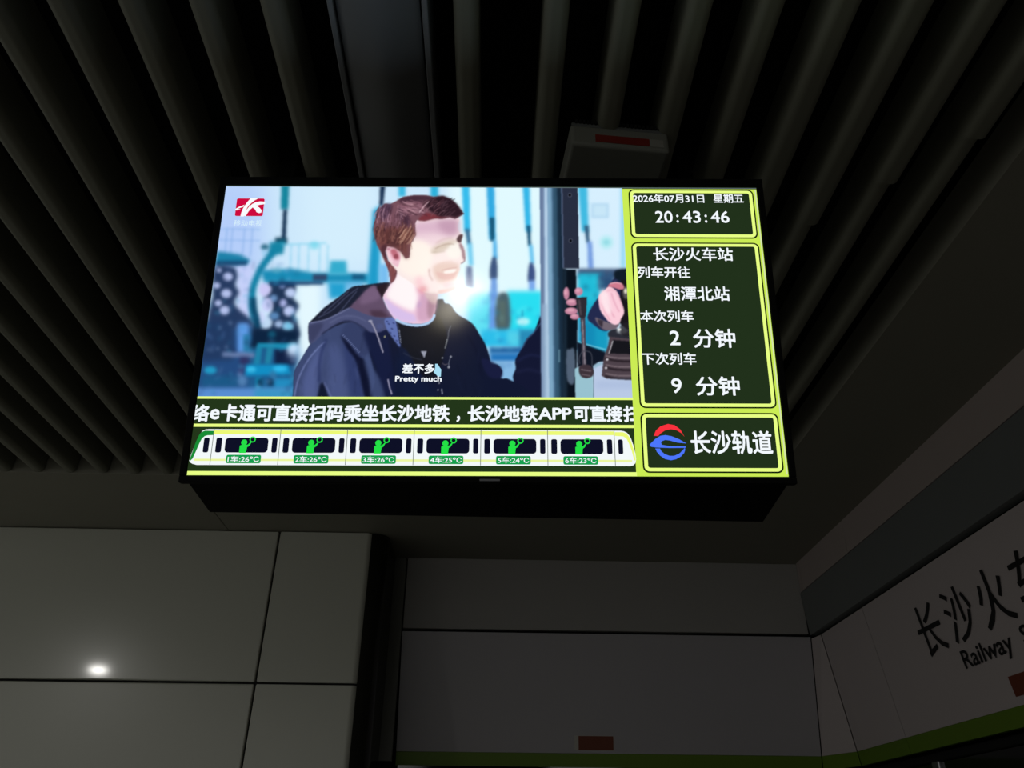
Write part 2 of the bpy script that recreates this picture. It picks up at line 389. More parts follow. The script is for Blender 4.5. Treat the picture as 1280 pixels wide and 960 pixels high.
flat('logo_swoosh', [lg([(140, 295), (185, 250), (225, 225), (265, 219), (315, 228), (375, 252), (434, 286), (360, 279), (300, 262), (265, 258), (240, 266), (230, 280), (238, 297), (290, 306), (430, 309), (425, 321), (300, 322), (190, 318), (150, 312)])], emit('logo blue', (76, 118, 250)), Z5)
flat('logo_arc', [lg([(185, 326), (222, 326), (235, 350), (262, 372), (300, 385), (335, 385), (375, 368), (405, 340), (420, 320), (424, 335), (415, 362), (390, 390), (350, 412), (310, 420), (262, 410), (222, 382), (197, 352)])], emit('logo blue', (76, 118, 250)), Z5)
# ticker line
cl = (0.0, vx1)
for s, q in (('络', (239.5, 505.8, 262.3, 527.3)), ('e', (263, 511.5, 275, 524.8)), ('卡通可直接扫码乘坐长沙地铁', (276.4, 505.8, 562.2, 527.6)), ('，', (570.6, 520, 575.2, 528)),
             ('长沙地铁', (584.6, 506.8, 672, 527.8)), ('APP', (672.6, 510, 714.5, 525.2)), ('可直接', (716.8, 507.2, 777.8, 528)), ('扫', (778.8, 507.4, 799, 528.2))):
    word(s, q, bold=.034 if ord(s[0]) > 200 else .03, clip=cl, name='ticker_text')
# train diagram
tb = [(236.8, 576), (239, 569), (243, 558.8), (247, 549), (250.5, 542.5), (253.5, 538.8), (257.5, 536.9), (262, 536.6)]
tb2 = [(776, 538.6), (780, 539.4), (783.5, 541.2), (786.5, 544.6), (788.8, 549), (792, 558), (794, 567), (795, 574.4), (794.2, 579), (791.5, 581.8), (787.5, 582.9)]
tb3 = [(246, 581.3), (241, 580), (238, 578.2)]
T = flat('train_diagram', [[S(*p) for p in tb+tb2+tb3]], emit('train white', (243, 249, 250)), Z3)
def trow(y): return row(y)
sep = [S(268.4, 537)[0], ]
c0 = .5*(S(268.4, 538)[0]+S(262.6, 580)[0]); c6 = .5*(S(767.6, 541)[0]+S(768.9, 581)[0]); cw = (c6-c0)/6
def tp(x, y): return S(x, y)
flat('roof_stripe', [rect(c0, c6, trow(543.6), trow(538.8))], emit('train yellow', (236, 250, 118)), Z4, T)
flat('skirt_stripe', [rect(S(243, 576)[0], S(790, 577)[0], trow(577.2), trow(574.4))], emit('train pale yellow', (236, 247, 160)), Z4, T)
flat('front_stripe', [lg([(55, 602), (85, 520), (115, 435), (150, 360), (172, 340), (200, 328), (288, 330), (286, 370), (225, 372), (198, 380), (172, 402), (152, 440), (112, 530), (85, 590), (62, 612)], 7.529, 230, 495)], emit('train green', (24, 140, 52)), Z4, T)
flat('rear_stripe', [lg([(815, 305), (890, 305), (925, 318), (952, 350), (975, 410), (997, 480), (1012, 565), (1000, 575), (975, 480), (948, 410), (925, 365), (895, 345), (815, 340)], 7.529, 660, 500)], emit('train yellow', (236, 250, 118)), Z4, T)
bk = emit('train window', (14, 16, 38)); gn = emit('passenger green', (36, 224, 70)); lb = emit('label green', (20, 158, 78)); ln = emit('train line', (120, 130, 120))
wy0, wy1 = trow(566.6), trow(548.2)
flat('train_window', [rrect(S(254.7, 557)[0], S(261.6, 557)[0], wy0, wy1, .003)], bk, Z5, T)
flat('train_window', [rrect(S(772.6, 557)[0], S(778.6, 557)[0], wy0-.001, wy1-.001, .003)], bk, Z5, T)
temps = (26, 26, 26, 25, 24, 23)
for i in range(7): flat('car_joint', [rect(c0+i*cw-.0006, c0+i*cw+.0006, trow(581.8), trow(537.2))], ln, Z5, T)
for i in range(6):
    X = c0+i*cw; dz = -.0006*i/5*1.5
    for f0, f1 in ((.052, .14), (.885, .965)): flat('train_window', [rrect(X+f0*cw, X+f1*cw, wy0+dz, wy1+dz, .003)], bk, Z5, T)
    g0, g1 = X+.19*cw, X+.83*cw
    flat('train_window', [rrect(g0, g1, wy0+dz, wy1+dz, .006)], bk, Z5, T)
    W_ = g1-g0; hgt = wy1-wy0; px_ = g0+.445*W_; yb0 = wy0+dz
    circ = lambda cx, cy, r, n=14: [(cx+r*math.cos(6.2832*j/n), cy+r*math.sin(6.2832*j/n)) for j in range(n)]
    body = [(px_-.098*W_, yb0-.001), (px_+.06*W_, yb0-.001), (px_+.075*W_, yb0+.36*hgt), (px_+.12*W_, yb0+.44*hgt), (px_+.165*W_, yb0+.68*hgt), (px_+.145*W_, yb0+.71*hgt),
            (px_+.085*W_, yb0+.53*hgt), (px_-.07*W_, yb0+.50*hgt), (px_-.098*W_, yb0+.45*hgt)]
    rings = []
    for j in range(12):
        q = [(math.cos(a_)*r_+px_+.185*W_, math.sin(a_)*r_+yb0+.88*hgt) for a_, r_ in ((j*.5236, .0056), ((j+1)*.5236, .0056), ((j+1)*.5236, .0034), (j*.5236, .0034))]
        rings.append(q)
    flat('passenger_icon', [body, circ(px_-.005*W_, yb0+.68*hgt, .0054)]+rings, gn, Z6, T)
    l0, l1 = X+.23*cw, X+.745*cw
    lb_ = flat('car_label', [rrect(l0, l1, trow(580)+dz, trow(569.4)+dz, .003)], lb, Z5, T)
    me = fit(text_mesh(f'{i+1}车:{temps[i]}℃', .012), l0+.003, l1-.003, trow(578.8)+dz, trow(570.8)+dz, Z6+.0002); obj('car_text', me, TW, T)

# ---- the moving picture: painted on a fine grid of vertex colours on the lit panel
QS = 2; CX0, CY0, CW, CH = 240, 228, 560, 274
img = np.zeros((CH*QS, CW*QS, 3)); img[:] = lin((205, 232, 252))
def gauss(mk, s):
    if s <= 0: return mk
    r = int(3*s)+1; k = np.exp(-.5*(np.arange(-r, r+1)/s)**2); k /= k.sum()
    p = np.pad(mk, r, mode='edge')
    p = sum(k[i]*p[i:i+mk.shape[0]] for i in range(2*r+1)); return sum(k[i]*p[:, i:i+mk.shape[1]] for i in range(2*r+1))
def pmask(P):
    P = (np.array(P, float)-(CX0, CY0))*QS
    x0, y0 = np.floor(P.min(0)).astype(int)-1; x1, y1 = np.ceil(P.max(0)).astype(int)+2
    return P, x0, y0, x1, y1
def poly(pts, col, blur=.5, al=1.0, sm=True, add=False):
    if sm and len(pts) > 4: pts = smooth(pts, 3)
    P, x0, y0, x1, y1 = pmask(pts); pad = int(3*blur*QS)+2
    x0 -= pad; y0 -= pad; x1 += pad; y1 += pad
    x0, y0 = max(x0, -40), max(y0, -40); x1, y1 = min(x1, CW*QS+40), min(y1, CH*QS+40)
    if x1 <= x0 or y1 <= y0: return
    xs_ = np.arange(x0, x1)+.5; ys_ = np.arange(y0, y1)+.5; X, Y = np.meshgrid(xs_, ys_); ins = np.zeros(X.shape, bool)
    for i in range(len(P)):
        (ax_, ay_), (bx_, by_) = P[i-1], P[i]
        if ay_ == by_: continue
        c = (Y >= min(ay_, by_)) & (Y < max(ay_, by_)); c &= X < (bx_-ax_)*(Y-ay_)/(by_-ay_)+ax_; ins ^= c
    m = gauss(ins.astype(float), blur*QS)*al
    cx0, cy0, cx1, cy1 = max(x0, 0), max(y0, 0), min(x1, CW*QS), min(y1, CH*QS)
    if cx1 <= cx0 or cy1 <= cy0: return
    m = m[cy0-y0:cy1-y0, cx0-x0:cx1-x0, None]; c = lin(col)
    sl_ = img[cy0:cy1, cx0:cx1]
    if add: sl_ += m*c
    else:
        # mix in display space for soft edges
        sg = np.clip(sl_, 0, None)**(1/2.2)*(1-m) + (c**(1/2.2))*m; img[cy0:cy1, cx0:cx1] = sg**2.2
def line(pts, wd_, col, blur=.4, al=1.0):
    P = np.array(pts, float)
    if len(P) > 2:
        Q = []
        for i in range(len(P)-1):
            p0, p1, p2, p3 = P[max(i-1, 0)], P[i], P[i+1], P[min(i+2, len(P)-1)]
            for q in range(4):
                t = q/4; Q.append(.5*((2*p1)+(-p0+p2)*t+(2*p0-5*p1+4*p2-p3)*t*t+(-p0+3*p1-3*p2+p3)*t**3))
        P = np.array(Q+[P[-1]])
    d = np.gradient(P, axis=0); n = np.stack([-d[:, 1], d[:, 0]], 1); n /= np.linalg.norm(n, axis=1)[:, None]+1e-9
    poly(np.concatenate([P+n*wd_/2, (P-n*wd_/2)[::-1]]), col, blur, al, sm=False)
def ell(cx, cy, rx, ry, col, blur=.5, al=1.0, rot=0, add=False):
    c, s = math.cos(rot), math.sin(rot)
    poly([(cx+rx*math.cos(a)*c-ry*math.sin(a)*s, cy+rx*math.cos(a)*s+ry*math.sin(a)*c) for a in np.linspace(0, 6.283, 19)[:-1]], col, blur, al, sm=False, add=add)
def bx(x0, y0, x1, y1, col, blur=.5, al=1.0): poly([(x0, y0), (x1, y0), (x1, y1), (x0, y1)], col, blur, al, sm=False)
def quad(*p, col, blur=.5, al=1.0): poly(p, col, blur, al, sm=False)
# sky and far yard
bx(230, 220, 330, 345, (178, 203, 250), 14, .9); bx(380, 225, 470, 330, (214, 240, 254), 12, .8); bx(560, 220, 680, 370, (226, 250, 255), 6, 1)
bx(715, 220, 795, 340, (216, 240, 255), 4, .9); bx(372, 345, 400, 440, (228, 248, 255), 4, 1)
bx(296, 330, 316, 402, (198, 206, 250), 4, .9)
bx(235, 404, 322, 505, (36, 74, 126), 5, 1); bx(310, 410, 372, 505, (30, 90, 140), 4, 1)
# left railings and platform
for x in (284, 291, 306, 316): line([(x, 285), (x-3, 320)], 1.6, (120, 165, 225), 1.2, .6)
for y in (286, 300): line([(274, y), (325, y+1)], 1.6, (125, 170, 228), 1.2, .55)
quad((272, 314), (300, 318), (313, 325), (309, 331), (268, 332), col=(28, 128, 168), blur=2)
quad((271, 326), (310, 326), (308, 332), (269, 333), col=(22, 62, 105), blur=1.6, al=.8)
# scissor lifts
poly([(268, 334), (292, 334), (297, 346), (294, 356), (299, 366), (293, 378), (300, 388), (312, 398), (314, 408), (262, 408), (266, 370)], (38, 58, 96), 2.2)
for x, y, r in ((285, 346, 6), (283, 367, 6.5), (281, 388, 6.5), (273, 379, 4.5), (271, 357, 4.5), (274, 338, 3)): ell(x, y, r, r*.85, (196, 208, 252), 1.7, .9)
poly([(336, 350), (366, 352), (370, 362), (366, 372), (374, 382), (368, 394), (372, 404), (371, 425), (318, 425), (320, 400), (334, 398), (340, 385), (330, 372), (338, 362)], (32, 52, 84), 2)
for x, y, rx, ry, c in ((363, 366, 6.5, 6, (196, 214, 252)), (361.5, 389, 7, 6.5, (196, 210, 252)), (354, 379, 4.5, 5, (182, 190, 240)), (332, 403, 8.5, 8.5, (200, 226, 252)), (348.5, 405, 5, 4.5, (176, 202, 240)),
    (360, 408, 7, 5.5, (140, 210, 245)), (342, 373, 5, 4.5, (110, 150, 200)), (343, 395, 6, 5, (92, 140, 190)), (331, 362, 7.5, 9, (204, 200, 246)), (334, 381, 7, 9, (202, 206, 250)), (353, 358, 4, 3, (120, 140, 190))): ell(x, y, rx, ry, c, 1.7, .95)
ell(327, 396, 4, 8, (206, 216, 252), 1.5, .9)
# mast, boom, middle platform
quad((351.5, 230), (362, 230), (360.5, 262), (351, 262), col=(20, 132, 156), blur=1.6); quad((354, 262), (359, 262), (357.5, 299), (352, 299), col=(14, 44, 76), blur=1.5)
bx(344, 297, 359, 305, (14, 60, 84), 1.8); quad((337, 303), (357, 301), (354, 318), (336, 319), col=(22, 132, 164), blur=2)
ell(331, 309, 5, 4, (16, 84, 110), 1.6, .8); ell(331, 316, 4, 4, (150, 205, 240), 1.6, .7)
line([(343, 314), (330, 330), (321, 347), (316, 362), (315, 385), (320, 402)], 8.5, (18, 128, 164), 1.9); line([(316, 372), (318, 390), (323, 410)], 8, (14, 70, 104), 2)
for x in (364, 374, 386, 400, 410): line([(x, 306), (x-1, 340)], 1.8, (110, 200, 234), 1.4, .6)
line([(352, 306), (408, 304)], 2, (100, 200, 232), 1.4, .6); ell(393, 307, 6, 5, (90, 210, 232), 2, .6)
quad((326, 338), (365, 336), (392, 341), (462, 342), (462, 354), (330, 353), col=(26, 140, 182), blur=2.2)
ell(346, 338, 6, 3, (110, 170, 190), 1.8, .6); quad((391, 343), (409, 343), (409, 351), (391, 351), col=(50, 70, 105), blur=1.5); quad((440, 343), (456, 343), (456, 350), (440, 350), col=(24, 90, 130), blur=1.5)
quad((338, 352), (404, 352), (404, 356), (336, 357), col=(28, 66, 110), blur=1.6)
quad((413, 326), (433, 326), (434, 343), (411, 343), col=(52, 172, 206), blur=2); quad((410, 352), (434, 353), (432, 372), (412, 374), col=(36, 160, 208), blur=2.6); bx(432, 352, 455, 364, (80, 170, 225), 2.5, .7)
# lower yard
quad((256, 400), (292, 402), (292, 450), (250, 452), col=(34, 58, 98), blur=3); bx(297, 404, 311, 441, (96, 156, 232), 2.4); bx(304, 418, 312, 441, (28, 112, 150), 2, .8)
quad((318, 412), (372, 414), (372, 430), (312, 436), col=(14, 36, 64), blur=2); ell(340, 418, 5, 4, (20, 90, 120), 1.8, .9)
bx(343, 437, 369, 456, (18, 32, 66), 2); quad((322, 429), (370, 429), (370, 436), (322, 435), col=(26, 140, 178), blur=1.3)
quad((321, 432), (328, 432), (325, 456), (317, 456), col=(30, 130, 168), blur=1.5); quad((334, 434), (342, 434), (338, 455), (331, 455), col=(34, 130, 164), blur=1.5)
line([(278, 443), (318, 444)], 6, (112, 132, 176), 1.8, .9); bx(300, 446, 312, 456, (50, 40, 84), 2, .7)
quad((308, 456), (360, 456), (364, 468), (306, 470), col=(18, 142, 196), blur=1.9); ell(314, 462, 6, 3.5, (60, 192, 238), 1.6); ell(350, 461, 9, 3.5, (52, 186, 238), 1.8)
ell(263, 463, 8, 5, (34, 156, 200), 2); bx(252, 470, 298, 484, (26, 92, 136), 3, .8); ell(303, 476, 6, 7, (92, 140, 190), 2.2, .8); ell(302, 462, 4, 6, (60, 60, 110), 2, .6)
bx(320, 472, 326, 486, (20, 140, 180), 1.5); bx(322, 474, 329, 483, (14, 60, 96), 1.4); bx(335, 474, 343, 483, (12, 50, 84), 1.6); bx(343, 473, 364, 486, (34, 140, 192), 2.2)
bx(235, 485, 372, 505, (88, 142, 210), 2.4); bx(318, 486, 372, 505, (44, 152, 192), 3, .7)
ell(367, 438, 8, 9, (202, 228, 255), 2.6); bx(358, 441, 372, 452, (60, 80, 120), 3, .5)
# poles behind and beside the head
quad((475, 230), (482, 230), (479, 258), (474, 258), col=(16, 42, 76), blur=1.2); quad((470, 258), (478, 258), (473, 360), (460, 360), col=(100, 200, 238), blur=2)
quad((466, 262), (474, 262), (474, 366), (459, 366), col=(22, 150, 198), blur=2.4, al=.9); quad((474, 330), (486, 330), (486, 356), (474, 356), col=(120, 190, 240), blur=2)
bx(498, 230, 507, 246, (60, 185, 226), 1.5); bx(538, 230, 548, 247, (44, 178, 220), 1.5)
quad((577, 230), (587, 230), (588, 290), (580, 290), col=(52, 188, 236), blur=1.4); quad((581, 286), (587, 286), (589, 306), (584, 306), col=(52, 110, 150), blur=1.3); quad((584, 304), (590, 304), (592, 332), (586, 332), col=(112, 204, 240), blur=1.6); quad((583, 333), (590, 333), (592, 360), (582, 358), col=(92, 112, 154), blur=1.5)
quad((608, 230), (618, 230), (620, 300), (611, 300), col=(50, 170, 226), blur=1.4); quad((612, 272), (618, 272), (618, 302), (613, 302), col=(26, 86, 118), blur=1.1); quad((616, 300), (621, 300), (622, 324), (616, 324), col=(92, 184, 236), blur=1.4)
poly([(615, 323), (620, 322), (622, 335), (621, 349), (613, 349), (612, 338)], (60, 84, 126), 1.3); quad((614, 348), (621, 348), (622, 372), (612, 372), col=(108, 156, 224), blur=1.6)
quad((653, 230), (662, 230), (664, 290), (657, 290), col=(50, 182, 232), blur=1.4); quad((658, 282), (663, 282), (664, 308), (660, 308), col=(28, 88, 124), blur=1.1); quad((661, 306), (666, 306), (668, 330), (663, 330), col=(104, 196, 240), blur=1.4)
poly([(662, 329), (666, 329), (669, 340), (668, 352), (660, 352), (660, 340)], (60, 82, 134), 1.3); bx(661, 351, 669, 364, (124, 168, 236), 1.6)
# bright cyan yard right of the man
bx(585, 368, 618, 418, (96, 226, 244), 4); bx(634, 364, 678, 416, (42, 222, 242), 2.6); quad((613, 366), (621, 366), (621, 412), (611, 412), col=(106, 158, 234), blur=1.8); poly([(621, 372), (632, 366), (637, 376), (637, 412), (620, 412)], (72, 96, 106), 1.8)
bx(624, 376, 632, 408, (92, 112, 104), 2, .7); ell(654, 402, 8, 4.5, (205, 255, 255), 2); line([(653, 388), (653, 396)], 2.5, (20, 110, 160), 1, .7)
bx(600, 412, 652, 434, (44, 190, 234), 2.4); bx(634, 414, 650, 432, (90, 214, 236), 2.4, .8); bx(649, 412, 677, 436, (40, 140, 184), 2); bx(612, 434, 655, 442, (34, 96, 156), 1.8); bx(612, 441, 652, 453, (36, 116, 186), 2.2); bx(612, 452, 650, 480, (134, 186, 228), 1.8)
# right of the column
bx(721, 228, 727, 236, (230, 250, 255), 1); quad((722, 230), (734, 230), (736, 290), (727, 290), col=(46, 180, 222), blur=1.6, al=.9); quad((730, 282), (736, 282), (737, 304), (733, 304), col=(52, 92, 126), blur=1.2)
quad((734, 302), (740, 302), (742, 336), (735, 336), col=(116, 156, 224), blur=1.5); bx(739, 254, 761, 273, (176, 214, 240), 1.2, .8); bx(742, 257, 758, 270, (204, 234, 250), 1.5, .8); ell(758, 303, 8, 8, (170, 234, 240), 2.4, .9); ell(758, 303, 4, 3, (140, 214, 226), 1.5, .8)
bx(776, 230, 782, 335, (120, 205, 240), 2, .7); bx(722, 336, 790, 348, (64, 86, 120), 1.8); bx(722, 342, 750, 402, (34, 188, 216), 2.4); bx(748, 344, 768, 362, (44, 78, 118), 2.4); bx(722, 396, 760, 440, (20, 140, 184), 2.4); bx(744, 405, 762, 440, (24, 160, 196), 2.6, .8)
RB = random.Random(3)
for i in range(150):
    x, y = RB.uniform(250, 372), RB.uniform(330, 494)
    c = RB.choice([(20, 60, 100), (40, 130, 170), (90, 130, 190), (30, 40, 80), (60, 170, 210), (150, 180, 225)])
    ell(x, y, RB.uniform(1.5, 6), RB.uniform(1.2, 4), c, 1.6, RB.uniform(.08, .3), RB.uniform(0, 3))
for i in range(60):
    x, y = RB.uniform(590, 676), RB.uniform(368, 470); ell(x, y, RB.uniform(2, 7), RB.uniform(2, 5), RB.choice([(20, 150, 200), (150, 250, 255), (60, 110, 180), (30, 90, 150)]), 1.8, RB.uniform(.08, .25))
for i in range(40):
    x, y = RB.uniform(722, 764), RB.uniform(342, 430); ell(x, y, RB.uniform(2, 5), RB.uniform(2, 5), RB.choice([(20, 130, 180), (90, 230, 245), (20, 60, 100)]), 1.8, RB.uniform(.08, .25))
for ch_ in range(3): img[..., ch_] = gauss(img[..., ch_], 1.8)
# second person's arm, left of the column
poly([(678, 398), (668, 414), (658, 424), (652, 436), (644, 450), (644.5, 461), (641, 470), (642, 478), (636, 476), (628, 474), (612, 478), (606, 500), (680, 500)], (20, 24, 50), .7)
line([(676, 404), (667, 416), (659, 424), (653, 435)], 1, (96, 140, 190), .7, .6); line([(646, 452), (662, 444), (676, 446)], 2.5, (30, 36, 72), 1.4, .8); line([(645, 466), (660, 462), (676, 466)], 3, (30, 34, 66), 1.6, .8)
# the dark jacket: body, shoulder and sleeves
poly([(365, 540), (366, 500), (367, 482), (368, 466), (373, 455), (380, 444), (387, 432), (398, 418), (412, 405), (440, 396), (480, 392), (500, 396), (548, 374), (556, 379), (563, 381), (572, 393), (590, 404), (600, 419), (607, 431), (612, 446), (614, 454), (622, 456), (628, 464), (626, 473), (638, 475), (644, 500)], (18, 24, 48), .6)
poly([(365, 540), (366, 500), (367, 482), (368, 466), (373, 455), (387, 432), (398, 418), (412, 407), (428, 401), (444, 404), (452, 415), (460, 432), (462, 500)], (60, 72, 112), .6)
poly([(430, 424), (446, 440), (455, 452), (456, 500), (440, 500), (432, 470)], (46, 58, 104), 3, .8)
poly([(376, 540), (376, 500), (378, 478), (386, 455), (398, 436), (404, 432), (402, 450), (397, 475), (396, 500)], (84, 97, 148), 3, .8)
poly([(410, 500), (412, 466), (410, 440), (416, 428), (426, 440), (432, 466), (434, 500)], (74, 87, 134), 3.5, .8)
line([(368, 496), (373, 474), (384, 452), (397, 436), (407, 427)], 1.3, (138, 152, 208), .8, .75); line([(408, 424), (402, 440), (399, 458), (399, 478)], 3, (38, 48, 92), 1.5, .8)
poly([(400, 480), (405, 478), (412, 500), (396, 500)], (16, 22, 44), 1.2, .95); line([(405, 478), (410, 488), (416, 500)], 2, (112, 124, 178), 1, .7)
poly([(426, 420), (434, 424), (442, 436), (450, 446), (458, 452), (462, 472), (464, 500), (457, 500), (450, 470), (444, 450), (434, 436)], (14, 18, 42), 1.3, .95)
poly([(455, 440), (462, 448), (468, 462), (478, 476), (482, 490), (480, 500), (466, 500), (462, 476), (456, 456)], (66, 80, 122), 1.8, .85)
poly([(436, 402), (452, 402), (462, 415), (466, 432), (452, 446), (438, 430), (426, 418)], (52, 62, 100), 2, .9)
for i in range(14): t_ = i/13; line([(428+20*t_, 420+21*t_), (430+20*t_, 418.5+21*t_)], 1, (120, 134, 182), .3, .7)
poly([(455, 415), (474, 408), (484, 416), (488, 440), (492, 470), (494, 500), (484, 500), (470, 460), (462, 440)], (22, 29, 62), 2, .95)
poly([(498, 430), (512, 440), (530, 470), (545, 500), (500, 500)], (17, 28, 58), 5, .8); poly([(556, 420), (575, 410), (590, 430), (598, 460), (600, 500), (560, 500)], (20, 26, 48), 5, .8)
poly([(602, 448), (622, 456), (628, 464), (626, 473), (610, 470)], (26, 30, 66), 1.2, .8); line([(585, 420), (596, 440), (602, 470)], 2, (14, 18, 40), 1.5, .8)
# dark top under the jacket
poly([(493, 398), (505, 406), (520, 409), (536, 406), (545, 392), (552, 400), (559, 420), (556, 440), (545, 470), (528, 470), (510, 440), (500, 430)], (19, 22, 32), 1.0)
# hood
poly([(386, 405), (394, 396), (406, 384), (424, 371), (440, 359), (455, 356.5), (487, 353), (488, 362), (478, 372), (484, 386), (490, 398), (460, 402), (430, 404), (400, 418), (388, 430), (386, 420)], (30, 34, 52), .6)
for p in (((398, 397), (415, 388), (432, 372), (448, 360)), ((420, 396), (433, 380), (446, 364)), ((404, 392), (420, 378), (436, 364))): line(p, 1.1, (84, 90, 122), .6, .7)
poly([(440, 381), (450, 371), (459, 362), (467, 357), (473, 361), (478, 371), (483, 384), (489, 397), (466, 398), (448, 392), (436, 388)], (98, 78, 104), .9)
poly([(455, 366), (466, 358), (472, 362), (476, 372), (464, 378), (450, 380)], (122, 98, 128), 2, .8); poly([(462, 388), (478, 388), (487, 397), (466, 398)], (66, 46, 62), 1.8, .8)
poly([(471, 359), (478, 355.5), (487, 355), (484, 366), (478, 372), (474, 366)], (40, 27, 36), 1, .95)
poly([(386, 408), (388, 403), (405, 400), (420, 393), (436, 385), (446, 388), (460, 394), (476, 397), (491, 397), (496, 406), (492, 416), (484, 412), (472, 416), (460, 414), (446, 405), (433, 402), (420, 406), (404, 417), (388, 430)], (74, 80, 118), .7)
poly([(386, 410), (392, 405), (404, 404), (400, 414), (389, 428)], (56, 60, 92), 1.5, .8); line([(388, 404), (406, 400), (422, 393), (437, 385)], 1.2, (126, 132, 170), .6, .7); line([(402, 418), (420, 406), (434, 401), (447, 405), (460, 414)], 1.4, (28, 34, 62), .8, .8)
line([(412, 404), (428, 396), (445, 396), (458, 402)], 1.2, (104, 110, 150), 1, .7)
# zip placket, draw cords, small marks
poly([(481, 399), (494, 398), (498, 410), (500, 425), (500, 434), (494, 427), (487, 417), (483, 410)], (96, 114, 176), .7); line([(495, 400), (498, 414), (500, 430)], 1.6, (34, 40, 66), .4)
for x, y in ((486, 405), (490, 411), (488, 416), (493, 420), (484, 402), (496, 426), (492, 404)): ell(x, y, 1.6, 1, (46, 56, 106), .4, .8, .6)
for i in range(9): ell(499.2+i*.25, 413+i*1.9, .8, .45, (170, 176, 196), .25, .8)
line([(463, 401), (467, 408), (472, 420), (476, 432), (479, 441)], 1.8, (152, 150, 172), .45); ell(463, 401.5, 2.6, 1.6, (150, 152, 176), .5); ell(475, 408, 4, 3.4, (76, 84, 128), .8); ell(481, 421, 1, 1.5, (150, 150, 120), .4)
line([(485, 474), (487, 484), (490, 493)], 1.6, (158, 156, 184), .45)
line([(564, 407), (561, 414), (560, 422), (557, 434)], 1, (150, 150, 150), .5, .7)
for i in range(6): ell(558.5-i*.4, 425+i*2, .9, .5, (150, 156, 160), .25, .8)
poly([(526, 439), (533.5, 439), (530.5, 448)], (156, 160, 178), .5, sm=False); line([(504, 441), (516, 447), (528, 450)], 1, (60, 66, 84), .6, .6)
for x, y, r in ((553, 447.5, 1.2), (563.5, 446, 1.3), (561, 459, 1.5), (549, 479, .9), (547.5, 487.5, 1)): ell(x, y, r, r, (150, 154, 166), .4, .9)
line([(563, 447), (561, 454), (561, 459)], .9, (130, 134, 150), .4, .8); line([(553, 454), (556, 456), (560, 455)], .9, (110, 100, 110), .4, .8); line([(552, 486), (553, 493)], 1.4, (150, 156, 176), .4, .9)
# neck
poly([(488, 338), (489, 352), (484, 362), (479, 371), (483, 381), (488, 391), (495, 400), (509, 404), (526, 405), (538, 401), (543.5, 391), (545, 379), (548, 366), (560, 350), (540, 330), (500, 325)], (238, 200, 222), .5)
poly([(493, 348), (500, 338), (515, 340), (520, 356), (522, 372), (518, 388), (508, 386), (492, 378), (483, 370), (487, 360)], (255, 246, 248), 2.4)
poly([(481, 373), (492, 381), (506, 389), (518, 394), (520, 402), (506, 402), (494, 398), (486, 388)], (216, 192, 236), 1.6, .95)
poly([(527, 366), (537, 370), (545, 378), (544, 388), (538, 400), (524, 402), (521, 390), (524, 378)], (206, 160, 190), 2.2, .9); ell(524, 381, 2.5, 5, (196, 160, 200), 1.6, .7, .3); poly([(536, 372), (546, 376), (543, 392), (538, 399), (534, 390)], (150, 108, 130), 2, .75)
line([(494.5, 399.5), (503, 403.6), (514, 406.3), (525, 406.6), (535, 404), (541, 399), (543.3, 393)], 3.1, (176, 208, 242), .5)
# head and face
poly([(484, 312), (500, 296), (508, 280), (522, 270), (545, 270), (573, 272), (571.5, 283), (575, 291), (578.6, 294), (577, 300), (576.6, 304), (579, 309), (581.5, 317), (580.8, 326), (576, 329.5), (574.3, 334), (575, 337), (572.8, 341), (571, 347), (572.6, 353), (570, 361), (561, 364.5), (548, 367.5), (538, 367), (527, 364), (512, 352), (498, 343), (488, 330)], (250, 234, 232), .5)
poly([(516, 280), (530, 276), (572, 274), (571.5, 284), (575, 292), (560, 297), (540, 296), (522, 300)], (216, 176, 200), 4, .9)
poly([(548, 276), (572, 275), (571.5, 285), (573, 291), (560, 293), (550, 286)], (184, 140, 166), 3.4, .6); poly([(520, 292), (545, 292), (560, 300), (548, 308), (520, 308)], (240, 212, 222), 4, .8)
poly([(505, 305), (525, 300), (540, 310), (538, 330), (530, 346), (512, 345), (498, 335), (500, 318)], (255, 243, 234), 3)
poly([(538, 314), (545, 307), (556, 302), (568, 300), (572, 303), (566, 309), (552, 314), (544, 317)], (212, 196, 178), 2.2, .85); line([(539, 315.5), (548, 315), (556, 314)], 1.2, (176, 160, 140), .9, .5)
poly([(566, 304), (574, 306), (577, 314), (574, 322), (562, 322), (558, 314)], (250, 246, 238), 1.8, .9)
poly([(571, 298), (574.5, 293.5), (578.8, 293.5), (577.2, 299.5), (576, 303.5), (573, 303), (571, 301)], (78, 50, 56), .8, .95); poly([(574, 304), (577, 305), (580, 311), (581.4, 318), (580.6, 325), (578, 322), (577, 314), (574.5, 309)], (150, 114, 124), 1, .85)
line([(576, 329.5), (580.5, 326.5), (581, 321)], 1.4, (122, 84, 96), .7, .8)
poly([(541, 334), (550, 329), (562, 328), (573, 330), (574, 337), (571, 346), (562, 352), (550, 353), (543, 346)], (228, 198, 186), 2.2, .85)
line([(536.5, 336), (537, 344), (541, 351)], 1.6, (206, 172, 168), 1, .8); poly([(545, 340), (555, 342), (566, 341), (571, 338), (568, 347), (560, 350), (550, 348)], (226, 186, 180), 1.2, .9)
poly([(555, 339.5), (562, 337.5), (570, 336.5), (569, 340), (562, 342), (556, 342)], (255, 250, 246), .9, .8); line([(552, 338), (562, 335.6), (571, 334.6)], 1, (204, 164, 160), .6, .7)
ell(562, 357, 8, 4.5, (240, 208, 212), 2, .8); poly([(548, 363.5), (560, 361), (570, 358.5), (566, 364), (550, 367.5)], (228, 190, 184), 1.1, .7)
